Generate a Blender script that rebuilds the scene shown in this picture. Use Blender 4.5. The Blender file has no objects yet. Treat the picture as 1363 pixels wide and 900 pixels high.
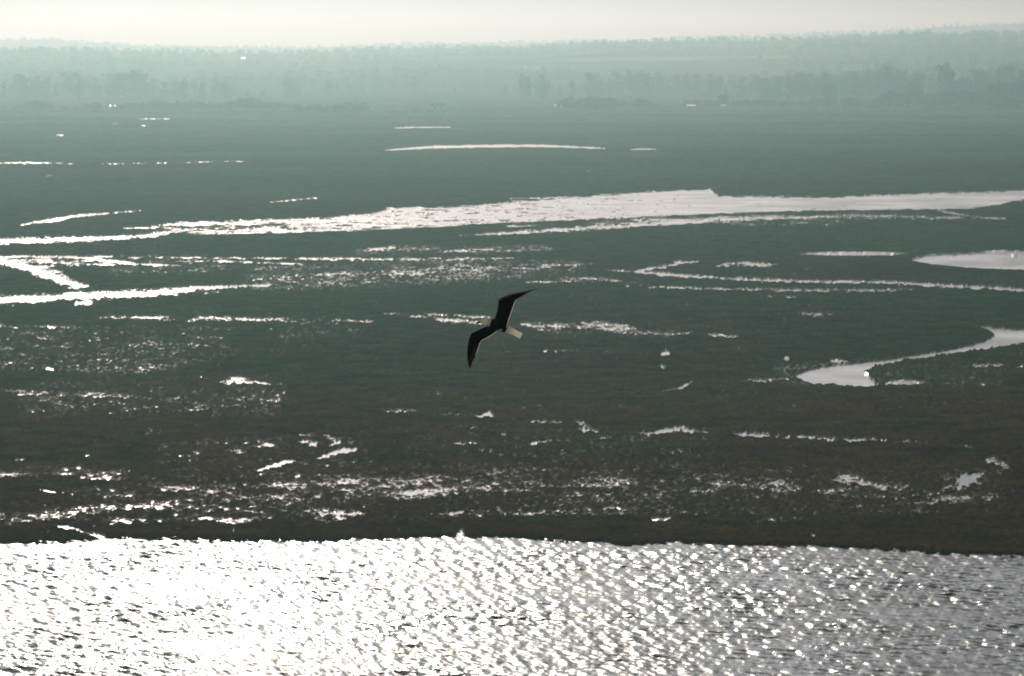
import bpy, math, random
import numpy as np
from mathutils import Vector, Matrix

R = math.radians
rng = random.Random(7)
scene = bpy.context.scene
COL = scene.collection

# ------------------------------------------------------------------ camera model
FPX, CX, CY = 4400.0, 681.5, 450.0          # focal length in pixels of a 1363 x 900 frame
CAM_H = 50.0
PITCH = math.atan(393.0 / FPX)              # eye level sits on row 57
cp, sp = math.cos(PITCH), math.sin(PITCH)
SUN_AZ, SUN_EL = R(-7.4), R(20.5)

def project(x, y, z):
    """world -> photo pixels (numpy or float)"""
    dz = z - CAM_H
    depth = y * cp - dz * sp
    up = y * sp + dz * cp
    return CX + FPX * x / depth, CY - FPX * up / depth

def on_ground(px, py, z=0.0):
    dx, dy = (px - CX) / FPX, (CY - py) / FPX
    diry, dirz = cp + dy * sp, -sp + dy * cp
    t = (z - CAM_H) / dirz
    return dx * t, diry * t

def at_dist(px, py, Y):
    """the point at ground distance Y seen at a pixel"""
    dx, dy = (px - CX) / FPX, (CY - py) / FPX
    diry, dirz = cp + dy * sp, -sp + dy * cp
    t = Y / diry
    return dx * t, Y, CAM_H + dirz * t

# ------------------------------------------------------------------ noise
def _hash(ix, iy, seed):
    h = (ix.astype(np.int64) * 374761393 + iy.astype(np.int64) * 668265263 + seed * 974634777) & 0xFFFFFFFF
    h = ((h ^ (h >> 13)) * 1274126177) & 0xFFFFFFFF
    h = (h ^ (h >> 16)) & 0xFFFFFFFF
    return h.astype(np.float64) / 4294967296.0

def perlin(x, y, seed):
    ix, iy = np.floor(x), np.floor(y)
    fx, fy = x - ix, y - iy
    ux, uy = fx * fx * fx * (fx * (fx * 6 - 15) + 10), fy * fy * fy * (fy * (fy * 6 - 15) + 10)
    def g(ox, oy):
        a = _hash(ix + ox, iy + oy, seed) * 2 * math.pi
        return np.cos(a) * (fx - ox) + np.sin(a) * (fy - oy)
    a = g(0, 0) + ux * (g(1, 0) - g(0, 0))
    b = g(0, 1) + ux * (g(1, 1) - g(0, 1))
    return (a + uy * (b - a)) * 3.6          # about unit standard deviation

def fbm(x, y, scale, seed, octaves=3, gain=0.5):
    s, amp, tot, n = 1.0 / scale, 1.0, 0.0, 0
    for k in range(octaves):
        n = n + amp * perlin(x * s + 17.3 * k, y * s - 9.1 * k, seed + k)
        tot += amp * amp; s *= 2.07; amp *= gain
    return n / math.sqrt(tot)

def sstep(a, b, x):
    t = np.clip((x - a) / (b - a), 0, 1)
    return t * t * (3 - 2 * t)

# ------------------------------------------------------------------ objects and tags
def link(o, parent=None):
    COL.objects.link(o)
    if parent is not None: o.parent = parent
    return o

def mesh_obj(name, verts, faces, mat=None, parent=None, smooth=False):
    me = bpy.data.meshes.new(name)
    me.from_pydata([tuple(v) for v in verts], [], [tuple(f) for f in faces])
    if mat: me.materials.append(mat)
    if smooth: me.polygons.foreach_set('use_smooth', [True] * len(me.polygons))
    me.update()
    return link(bpy.data.objects.new(name, me), parent)

def grid_obj(name, X, Y, Z, mat, smooth=True):
    r, c = X.shape
    me = bpy.data.meshes.new(name)
    co = np.stack([X, Y, Z], -1).reshape(-1, 3).astype(np.float32)
    me.vertices.add(r * c); me.vertices.foreach_set('co', co.ravel())
    i = np.arange(r * c).reshape(r, c)
    q = np.stack([i[:-1, :-1], i[:-1, 1:], i[1:, 1:], i[1:, :-1]], -1).reshape(-1, 4).astype(np.int32)
    n = len(q)
    me.loops.add(n * 4); me.loops.foreach_set('vertex_index', q.ravel())
    me.polygons.add(n)
    me.polygons.foreach_set('loop_start', np.arange(0, n * 4, 4, dtype=np.int32))
    me.polygons.foreach_set('use_smooth', np.full(n, smooth))
    me.update(calc_edges=True); me.validate()
    me.materials.append(mat)
    return link(bpy.data.objects.new(name, me))

def tag(o, label=None, cat=None, group=None, kind=None):
    if label: o['label'] = label
    if cat: o['category'] = cat
    if group: o['group'] = group
    if kind: o['kind'] = kind
    return o

def empty(name, loc, rz=0.0):
    o = bpy.data.objects.new(name, None)
    o.location = loc; o.rotation_euler = (0, 0, rz); o.empty_display_size = 0.2
    return link(o)

# ------------------------------------------------------------------ materials
def material(name):
    m = bpy.data.materials.new(name); m.use_nodes = True
    nt = m.node_tree
    b = nt.nodes['Principled BSDF']
    return m, nt, b

def simple(name, col, rough=0.7, spec=0.3, metal=0.0, vary=0.25, scale=6.0):
    m, nt, b = material(name)
    tc = nt.nodes.new('ShaderNodeTexCoord'); nz = nt.nodes.new('ShaderNodeTexNoise')
    nz.inputs['Scale'].default_value = scale; nz.inputs['Detail'].default_value = 4
    nt.links.new(tc.outputs['Object'], nz.inputs['Vector'])
    rp = nt.nodes.new('ShaderNodeValToRGB')
    rp.color_ramp.elements[0].position = .3; rp.color_ramp.elements[1].position = .7
    rp.color_ramp.elements[0].color = [c * (1 - vary) for c in col] + [1]
    rp.color_ramp.elements[1].color = [min(1, c * (1 + vary)) for c in col] + [1]
    nt.links.new(nz.outputs['Fac'], rp.inputs['Fac'])
    nt.links.new(rp.outputs['Color'], b.inputs['Base Color'])
    b.inputs['Roughness'].default_value = rough
    b.inputs['Specular IOR Level'].default_value = spec
    b.inputs['Metallic'].default_value = metal
    return m

def feather(name, col, trans):
    m, nt, b = material(name)
    tc = nt.nodes.new('ShaderNodeTexCoord'); nz = nt.nodes.new('ShaderNodeTexNoise')
    nz.inputs['Scale'].default_value = 40; nt.links.new(tc.outputs['Object'], nz.inputs['Vector'])
    rp = nt.nodes.new('ShaderNodeValToRGB')
    rp.color_ramp.elements[0].color = [c * .75 for c in col] + [1]
    rp.color_ramp.elements[1].color = [min(1, c * 1.1) for c in col] + [1]
    nt.links.new(nz.outputs['Fac'], rp.inputs['Fac'])
    nt.links.new(rp.outputs['Color'], b.inputs['Base Color'])
    b.inputs['Roughness'].default_value = .75; b.inputs['Specular IOR Level'].default_value = .15
    if trans:
        tr = nt.nodes.new('ShaderNodeBsdfTranslucent'); tr.inputs['Color'].default_value = trans + (1,)
        mx = nt.nodes.new('ShaderNodeMixShader'); mx.inputs[0].default_value = .5 if col[0] < .5 else .78
        nt.links.new(b.outputs[0], mx.inputs[1]); nt.links.new(tr.outputs[0], mx.inputs[2])
        nt.links.new(mx.outputs[0], nt.nodes['Material Output'].inputs['Surface'])
    return m

def ground_material():
    m, nt, b = material('marsh_ground')
    at = nt.nodes.new('ShaderNodeAttribute'); at.attribute_name = 'soil'
    wt = nt.nodes.new('ShaderNodeAttribute'); wt.attribute_name = 'wet'
    tc = nt.nodes.new('ShaderNodeTexCoord')
    nz = nt.nodes.new('ShaderNodeTexNoise'); nz.inputs['Scale'].default_value = 1.7; nz.inputs['Detail'].default_value = 5
    nt.links.new(tc.outputs['Object'], nz.inputs['Vector'])
    mr = nt.nodes.new('ShaderNodeMapRange')
    mr.inputs['From Min'].default_value = .3; mr.inputs['From Max'].default_value = .7
    mr.inputs['To Min'].default_value = .55; mr.inputs['To Max'].default_value = 1.5
    nt.links.new(nz.outputs['Fac'], mr.inputs['Value'])
    mul = nt.nodes.new('ShaderNodeVectorMath'); mul.operation = 'SCALE'
    nt.links.new(at.outputs['Color'], mul.inputs[0]); nt.links.new(mr.outputs[0], mul.inputs['Scale'])
    nt.links.new(mul.outputs[0], b.inputs['Base Color'])
    rr = nt.nodes.new('ShaderNodeMapRange')
    rr.inputs['To Min'].default_value = .95; rr.inputs['To Max'].default_value = .30
    nt.links.new(wt.outputs['Fac'], rr.inputs['Value']); nt.links.new(rr.outputs[0], b.inputs['Roughness'])
    ss = nt.nodes.new('ShaderNodeMapRange')
    ss.inputs['To Min'].default_value = .0; ss.inputs['To Max'].default_value = .5
    nt.links.new(wt.outputs['Fac'], ss.inputs['Value']); nt.links.new(ss.outputs[0], b.inputs['Specular IOR Level'])
    bp = nt.nodes.new('ShaderNodeBump'); bp.inputs['Strength'].default_value = .5; bp.inputs['Distance'].default_value = .08
    nt.links.new(nz.outputs['Fac'], bp.inputs['Height']); nt.links.new(bp.outputs[0], b.inputs['Normal'])
    return m

def water_material(name, col, rough, scale, dist):
    m, nt, b = material(name)
    b.inputs['Base Color'].default_value = col + (1,)
    b.inputs['Roughness'].default_value = rough
    b.inputs['IOR'].default_value = 1.33
    tc = nt.nodes.new('ShaderNodeTexCoord')
    n2 = nt.nodes.new('ShaderNodeTexNoise'); n2.inputs['Scale'].default_value = .035; n2.inputs['Detail'].default_value = 4
    nt.links.new(tc.outputs['Object'], n2.inputs['Vector'])
    r2 = nt.nodes.new('ShaderNodeMapRange'); r2.inputs['From Min'].default_value = .35; r2.inputs['From Max'].default_value = .65
    r2.inputs['To Min'].default_value = rough * .6; r2.inputs['To Max'].default_value = rough * 1.55
    nt.links.new(n2.outputs['Fac'], r2.inputs['Value']); nt.links.new(r2.outputs[0], b.inputs['Roughness'])
    nz = nt.nodes.new('ShaderNodeTexNoise'); nz.inputs['Scale'].default_value = scale; nz.inputs['Detail'].default_value = 3
    nt.links.new(tc.outputs['Object'], nz.inputs['Vector'])
    bp = nt.nodes.new('ShaderNodeBump'); bp.inputs['Strength'].default_value = 1; bp.inputs['Distance'].default_value = dist
    nt.links.new(nz.outputs['Fac'], bp.inputs['Height']); nt.links.new(bp.outputs[0], b.inputs['Normal'])
    return m

# ------------------------------------------------------------------ the marsh: where the water lies
# strokes: wetness, ragged edge, [(column, row, half height)] ; areas: wetness, ragged edge, upper edge, lower edge
STROKES = [
 (.42, .35, [(608,315,.8),(700,309.5,2.2),(800,303,2.6),(880,297.5,3.2),(960,292.5,3.6),(1050,290,1.6),(1100,288.5,1)]),
 (.26, .5,  [(1050,291,2),(1130,288.5,2.5),(1230,290,2),(1340,291,1.5)]),
 (.18, .5,  [(960,298,3),(1060,297,3),(1130,297,2)]),
 (.55, .3,  [(-120,323,4),(0,322,4.2),(60,321,3.6),(120,318.5,3),(180,316,2.2),(230,309,3),(265,305,3)]),
 (.6,  .2,  [(24,301,.8),(60,295,2.3),(100,288.5,2),(146,284.5,.9)]),
 (.3,  .3,  [(150,284,.8),(190,281,.6)]),
 (.7,  .2,  [(-80,333,4),(0,348,5),(35,357,5.5),(70,370,6),(98,380,5),(120,382,1)]),
 (.3,  .5,  [(0,345,2),(40,350,5),(70,358,6),(90,370,4)]),
 (.6,  .25, [(-100,403,5),(0,401,5),(70,397.5,5),(130,394,4.6),(200,391,4.2),(235,388,4.6),(260,385,3),(310,382,1.6),(362,380,1.1)]),
 (.45, .3,  [(98,404,2.5),(118,404,1.5)]),
 (.33, .4,  [(270,391,1.5),(295,389,1)]),
 (.5,  .4,  [(-50,343,1.6),(30,342.5,1.4),(100,343,1.6),(130,346,2),(160,349.5,2.2),(185,352,1.2),(245,354.5,1)]),
 (.3,  .5,  [(40,347,4),(110,351,4),(170,350,3)]),
 (.33, .5,  [(100,342,1),(200,342.6,.9),(320,344.5,1),(440,345.5,1.3),(560,346,2),(640,345,1.4),(690,344,.9)]),
 (.33, .4,  [(230,349,.9),(300,348.5,1),(420,353,.8)]),
 (.245, .6,  [(470,334,2.5),(540,331,3),(610,334,2.4),(660,333.5,2.5),(700,332,2),(745,331,1.2)]),
 (.265, .6,  [(330,374,1.5),(440,365.5,2.2),(560,363.5,3.5),(640,358.5,3),(720,355,2.6),(790,352,1.2)]),
 (.28, .6,  [(690,378,1.5),(740,374,3),(800,373,2.5),(850,379,1.5)]),
 (.5,  .3,  [(806,361,1),(840,362,2),(880,366,2.6),(920,369,2),(960,371.5,2),(1080,376,2),(1170,376.5,2.2),(1260,381,2.2),(1363,387,2.3),(1480,394,2)]),
 (.5,  .3,  [(845,361,1.5),(880,356,1.8),(905,351,1.6),(932,348.5,.9)]),
 (.36, .5,  [(830,381.5,1),(900,384,1.4),(1020,386.5,1.3),(1100,387.5,1.8),(1160,388,2),(1215,386,1.2)]),
 (.42, .4,  [(945,354.5,1.6),(990,352.5,2.6),(1035,353.5,2)]),
 (.45, .4,  [(895,350,1.5),(925,350,1.5)]),
 (.26, .5,  [(1010,395,1.5),(1060,396,1.5)]),
 (.4,  .3,  [(1072,338,1.2),(1110,338.5,1.7),(1150,339.5,1.8),(1196,340.5,1)]),
 (.29, .55, [(-20,433,1.8),(50,436.5,2),(110,437,1.2)]),
 (.30, .58, [(100,424.5,1),(180,424,2),(250,425,2.5),(330,426.5,2.4),(420,428,2),(500,429,1.5)]),
 (.40, .45, [(505,418,1),(545,421.5,1.8),(590,426,2.4),(640,431.5,3),(655,432,1.5)]),
 (.40, .5,  [(560,419,1),(620,422,1.5),(660,424,1)]),
 (.27, .7,  [(690,431,4),(720,436,7),(760,437,8),(800,436,6),(830,442,6),(880,446,6),(925,443,3)]),
 (.34, .5,  [(770,431,2),(800,432,2.5),(850,438,2)]),
 (.30, .5,  [(940,446,2),(985,449,1.5)]),
 (.55, .4,  [(290,510,1),(312,507,5),(330,509,3.5),(360,512,1)]),
 (.45, .3,  [(58,492,1),(66,492,2.4),(74,493,1)]),
 (.30, .6,  [(340,538,3),(356,534,5),(372,530,5),(382,518,3)]),
 (.25, .6,  [(-20,522,2),(60,524,3),(115,526,3),(160,529,3),(210,531,1.5)]),
 (.5,  .3,  [(878,474,2),(885,470,3),(892,472,2)]),
 (.5,  .3,  [(876,489,1.5),(882,491,2.4),(888,490,1)]),
 (.55, .25, [(880,522,1),(897,519,2),(911,515,3.2),(921,508,2)]),
 (.28, .5,  [(822,545,2),(832,533,3),(842,526,1.5)]),
 (.42, .4,  [(505,549,1.1),(530,548,1.6),(560,549.5,1.2)]),
 (.34, .4,  [(560,552,1),(600,554,1.6),(625,554,1.5)]),
 (.6,  .3,  [(622,553.5,1.3),(640,555,3),(652,552,4.5),(660,558,1.2)]),
 (.5,  .4,  [(606,569,1),(625,570,1.8),(636,571,1.4)]),
 (.5,  .3,  [(666,581,3),(670,577,3.5),(674,580,1.5)]),
 (.35, .4,  [(690,544,.8),(720,540,.7)]),
 (.5,  .3,  [(702,591,1.2),(725,589.5,1.8),(757,587,1.6)]),
 (.5,  .3,  [(795,585,1.4),(815,584,2)]),
 (.36, .4,  [(600,591,1.2),(640,590.5,1)]),
 (.46, .5,  [(764,562,2),(776,566,3),(786,570,2)]),
 (.46, .5,  [(768,571,2),(782,574,2.5),(798,576,2)]),
 (.34, .5,  [(700,562,1.2),(750,563.5,1.2)]),
 (.48, .4,  [(845,577,1.6),(870,577,4),(890,574,3.5),(905,571,4.5),(930,576,1.6),(945,577,1)]),
 (.62, .35, [(965,578,1.8),(985,578,3.6),(1010,580,3),(1060,583,2.6),(1100,584.5,2.2),(1150,587.5,3),(1200,589.5,2),(1260,594,1.4)]),
 (.30, .4,  [(1270,594,1.5),(1320,600,1.5)]),
 (.55, .4,  [(322,591,1.5),(345,592,4.5),(366,593,2)]),
 (.32, .5,  [(300,601,1.6),(330,602,2)]),
 (.5,  .5,  [(395,588,3),(412,590,4),(428,591,2)]),
 (.36, .6,  [(395,580,2),(430,583,4),(455,585,3)]),
 (.55, .3,  [(437,594,1.5),(455,588,3.4)]),
 (.7,  .15, [(342,627,1),(360,622,3.2),(378,617,3.6),(394,614,1.4)]),
 (.7,  .15, [(420,612,1),(438,606,4),(458,601,4.6),(476,599,2)]),
 (.5,  .3,  [(255,603,1.4),(268,603,2.4)]),
 (.5,  .3,  [(106,612,1.5),(118,607,2.6),(128,602,2)]),
 (.45, .3,  [(76,616,1.2),(94,615,1.5)]),
 (.45, .3,  [(15,614,1.2),(36,613,1.3)]),
 (.4,  .3,  [(158,616,1.6),(170,615,1.4)]),
 (.45, .3,  [(50,652,1.3),(72,656,1.8),(88,659,2)]),
 (.42, .3,  [(42,676,1.6),(54,676,1.6)]),
 (.42, .3,  [(104,636,1.8),(116,637,1.6)]),
 # the sparkling wet flats above the shore
 (.19, .8,  [(-30,632,7),(60,630,10),(140,634,10),(210,640,10)]),
 (.21, .8,  [(190,655,14),(300,650,20),(420,648,22),(540,646,20),(620,640,18),(700,645,20),(800,648,22),(900,648,22),(980,645,22),(1060,645,20)]),
 (.23, .8,  [(200,668,8),(320,664,12),(450,662,10),(560,655,10),(640,650,10),(760,655,14),(860,655,12),(940,650,12)]),
 (.25, .7,  [(-40,690,8),(30,689,9),(90,684,11),(150,678,12),(210,672,10),(260,668,5)]),
 (.30, .6,  [(100,692,3),(170,694,4),(240,690,5),(300,692,4)]),
 (.29, .6,  [(210,694,3),(300,693,4),(400,690,5),(470,687,5),(500,684,3)]),
 (.30, .6,  [(300,684,2.5),(360,680,2.5)]),
 (.33, .6,  [(400,682,6),(452,684,7),(490,684,2.5)]),
 (.30, .7,  [(570,685,2),(640,687,3),(720,684,4),(750,680,2)]),
 (.34, .5,  [(715,682,2),(740,680,3.5)]),
 (.32, .5,  [(800,676,1.5),(840,680,2),(860,676,1.5)]),
 (.34, .6,  [(915,650,6),(940,646,7),(960,646,3)]),
 (.38, .6,  [(1008,650,5),(1040,648,7),(1070,652,4)]),
 (.32, .7,  [(1080,655,4),(1110,654,6),(1140,652,5)]),
 (.31, .7,  [(1105,640,6),(1135,640,8),(1160,648,8),(1190,655,7),(1215,658,5)]),
 (.32, .6,  [(1160,665,3),(1200,662,4),(1250,655,4)]),
 (.48, .5,  [(1240,660,2),(1262,650,4),(1282,643,8),(1300,634,7),(1312,628,3)]),
 (.52, .4,  [(1309,612,3),(1322,614,4.5),(1335,621,4),(1344,624,1.5)]),
 (.22, .7,  [(1220,670,8),(1270,664,10),(1330,662,10)]),
 (.28, .6,  [(1060,690,2),(1000,696,3)][::-1]),
 (.30, .6,  [(1000,695,2),(1040,694,3),(1070,692,2)]),
 (.34, .4,  [(1112,675,1.4),(1135,674,2),(1156,676,1.3)]),
 (.34, .4,  [(1168,675,1.3),(1196,676,1.5)]),
 (.26, .6,  [(1210,680,4),(1260,678,4),(1300,684,3)]),
 # streaks close to the shore
 (.6,  .2,  [(72,700,1),(92,703,2.2),(106,706,1)]),
 (.6,  .2,  [(106,708,1.2),(122,711,1.8),(142,716,3)]),
 (.5,  .3,  [(426,691,1.2),(462,690,1.8)]),
 (.6,  .2,  [(597,684,1.2),(608,683,2.4),(622,680,1.6),(640,678,1)]),
 (.55, .25, [(864,694,2.2),(878,693,2.6),(890,691,1.6)]),
 (.45, .3,  [(1076,713,1.5),(1086,713,2.2)]),
 (.55, .2,  [(308,707,2.2),(314,707,1.2)]),
 (.7,  .15, [(607,716,6),(613,710,8),(618,713,5)]),
 # far, flat pools
 (.6,  .1,  [(512,200.5,0.34),(545,198,1.09),(580,196,1.63),(640,194.8,1.77),(720,194.6,1.50),(780,196.6,0.95),(805,198,0.48)]),
 (.5,  .1,  [(838,199.2,0.48),(860,198.8,0.68),(874,199.2,0.41)]),
 (.34, .2,  [(525,171,0.34),(545,170,0.54),(590,169.8,0.54),(604,170.2,0.34)]),
 (.30, .3,  [(178,159,0.41),(200,158.4,0.61),(228,158.8,0.41)]),
 (.32, .3,  [(148,165,0.41),(156,164.8,0.68),(166,165.2,0.34)]),
 (.32, .3,  [(183,168,0.41),(190,167.6,0.68),(196,168,0.34)]),
 (.45, .1,  [(74,180.4,0.41),(78,180,0.88),(82,180.6,0.54),(86,180.6,0.34)]),
 (.40, .3,  [(-80,217.5,0.61),(0,217.6,0.61),(38,216.8,1.16),(60,217.4,0.68),(98,218.6,0.34)]),
 (.25, .4,  [(130,219,0.34),(200,217.6,0.41),(270,216.4,0.48),(320,215,0.61),(345,214.5,0.27)]),
 (.4,  .1,  [(780,228,0.41),(790,227.6,0.54)]),
 (.42, .2,  [(358,270,0.41),(390,267,0.61),(424,264,0.68)]),
 (.42, .3,  [(676,265,0.54),(720,264.5,0.82),(770,262,0.61)]),
 (.3,  .3,  [(60,235,0.34),(72,234.6,0.48)]),
 (.30, .4,  [(1240,280,1.02),(1300,290,0.68),(1350,294,0.68)]),
 # extra broken wet lines
 (.34, .4,  [(1290,487,1.5),(1310,488,2.4),(1335,486,1.2)]),
 (.36, .3,  [(1350,490,1.5),(1380,489,2)]),
 (.38, .3,  [(1300,513,1.4),(1312,513,1.2)]),
 (.36, .4,  [(985,508,1.6),(1020,507,2.4),(1052,506,2)]),
 (.36, .4,  [(1062,418,1.5),(1080,419,1.4),(1110,420,1)]),
 (.5,  .3,  [(1108,481,1.4),(1120,482,2.2),(1132,486,1.5)]),
 (.5,  .2,  [(1176,511,1),(1195,511.5,2.4),(1222,511,1.6)]),
 (.26, .6,  [(600,470,1),(760,469,1.6),(830,471,1)]),
]
AREAS = [
 # the broad river across the middle
 (.31, .6, [(160,305),(200,302),(235,296.5),(330,293),(430,290),(500,284),(515,277),(620,275),(680,269),(740,265),(800,260),(870,255.5),(945,252.5),(956,262),(1100,263.5),(1180,260),(1363,254),(1500,248)],
            [(160,306),(200,307),(250,312),(330,312),(450,308.5),(560,303.5),(700,296),(860,289),(950,285),(1060,281),(1180,279.5),(1290,278.5),(1328,272.5),(1363,266),(1500,255)]),
 # the pool entering at the right
 (.62, .15,[(1212,346),(1235,340.5),(1300,337.5),(1363,335),(1500,330)],
            [(1212,347),(1240,352),(1310,358),(1363,359.5),(1500,362)]),
 # speckle between the two river arms
 (.24, .9, [(640,300),(800,292),(960,287),(1110,283)], [(640,304),(800,300),(960,292),(1110,290)]),
 # green flats dotted with wet gaps
 (.135, .9, [(300,352),(480,345),(640,340),(800,345)], [(300,392),(480,388),(640,380),(800,368)]),
 (.14, .9, [(440,325),(760,322)], [(440,345),(760,340)]),
 (.11, .9, [(-120,436),(0,436),(200,430),(340,432)], [(-120,500),(0,500),(200,505),(340,470)]),
 (.12, .9, [(0,452),(120,448),(300,440)], [(0,482),(120,478),(300,474)]),
 (.10, .9, [(330,430),(520,432)], [(330,460),(520,450)]),
 (.12, .9, [(120,335),(330,335)], [(120,372),(330,368)]),
 (.10, .9, [(0,505),(400,500)], [(0,560),(400,560)]),
 (.10, .9, [(180,585),(520,570)], [(180,640),(520,630)]),
 (.08, .9, [(520,560),(980,570)], [(520,610),(980,640)]),
 (.10, .9, [(1000,480),(1363,480)], [(1000,520),(1363,520)]),
 (.12, .9, [(0,660),(300,625),(700,612),(1000,615),(1363,622)], [(0,700),(300,700),(700,692),(1000,690),(1363,690)]),
]
S_CHANNEL = [(1500,428),(1363,439.5),(1325,437.5),(1296,434.5),(1316,440.5),(1324,447),(1310,455),(1280,463),(1240,470),(1190,478),
             (1150,482.5),(1105,487),(1080,492),(1057,499.5),(1066,506),(1082,511.5),(1120,514),(1160,516),(1168,513),(1160,504),
             (1150,496),(1163,488),(1200,481),(1240,475.5),(1290,469),(1363,457.5),(1500,440)]
# wet mud banks and clods: column, row, half width px, half height px, height m
MOUNDS = [(1350,341,4,3,.3),(1340,350,26,5,.22),(1047,479,3,2.5,.2),(1153,499,3,2.5,.14),(1205,511,22,3,.25),(1135,339,60,2.5,.22),
          (1114,483,8,3,.3),(100,392,14,2,.25),(116,405,7,3,.3),(1330,337,20,2,.3),(880,693,12,2.5,.2)]
SHORE = [(-300,722),(0,720),(80,718),(150,714),(300,716),(400,716),(520,713.5),(580,710),(640,710.5),(700,712),(760,718),(840,722.5),
         (900,720),(960,722.5),(1100,724),(1180,729),(1250,733),(1363,737),(1660,750)]
SEA_Z = -0.17

def interp(pts, px, k=1):
    xs = np.array([p[0] for p in pts], float); v = np.array([p[k] for p in pts], float)
    return np.interp(px, xs, v)

def inside(poly, px, py):
    ins = np.zeros(px.shape, bool)
    n = len(poly)
    for i in range(n):
        x0, y0 = poly[i]; x1, y1 = poly[(i + 1) % n]
        if y0 == y1: continue
        c = ((y0 > py) != (y1 > py)) & (px < (x1 - x0) * (py - y0) / (y1 - y0) + x0)
        ins ^= c
    return ins

SKY2 = [(-300,64),(0,63),(150,62),(300,66),(400,67),(500,62),(600,60),(700,58),(800,53),(900,50),(1000,49),(1100,46),(1250,42),(1363,39),(1700,36)]
SKY3 = [(-300,50),(0,50),(60,48),(110,53),(200,56),(340,58.5),(400,60),(500,57),(600,56),(700,53),(780,49),(850,51),(900,47),(1000,45),
        (1100,41),(1200,38),(1250,31),(1363,27),(1700,22)]

def hill_height(x, y):
    px = CX + FPX * x / np.maximum(y, 1.0)
    z2 = CAM_H + (57 - interp(SKY2, px) - 0) * 4800 / FPX - 8
    z3 = CAM_H + (57 - interp(SKY3, px)) * 7200 / FPX - 9
    t1 = sstep(2650, 4800, y) ** 1.25
    z = z2 * t1
    dip = z2 * .75
    z = np.where(y > 4800, z2 + (dip - z2) * sstep(4800, 5700, y), z)
    z = np.where(y > 5700, dip + (z3 - dip) * sstep(5700, 7200, y), z)
    z = np.where(y > 7200, z3 * (1 - .8 * sstep(7200, 9400, y)), z)
    roll = fbm(x, y, 420, 91, 3) * 3.0 * sstep(2700, 3600, y)
    return z + roll

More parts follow.
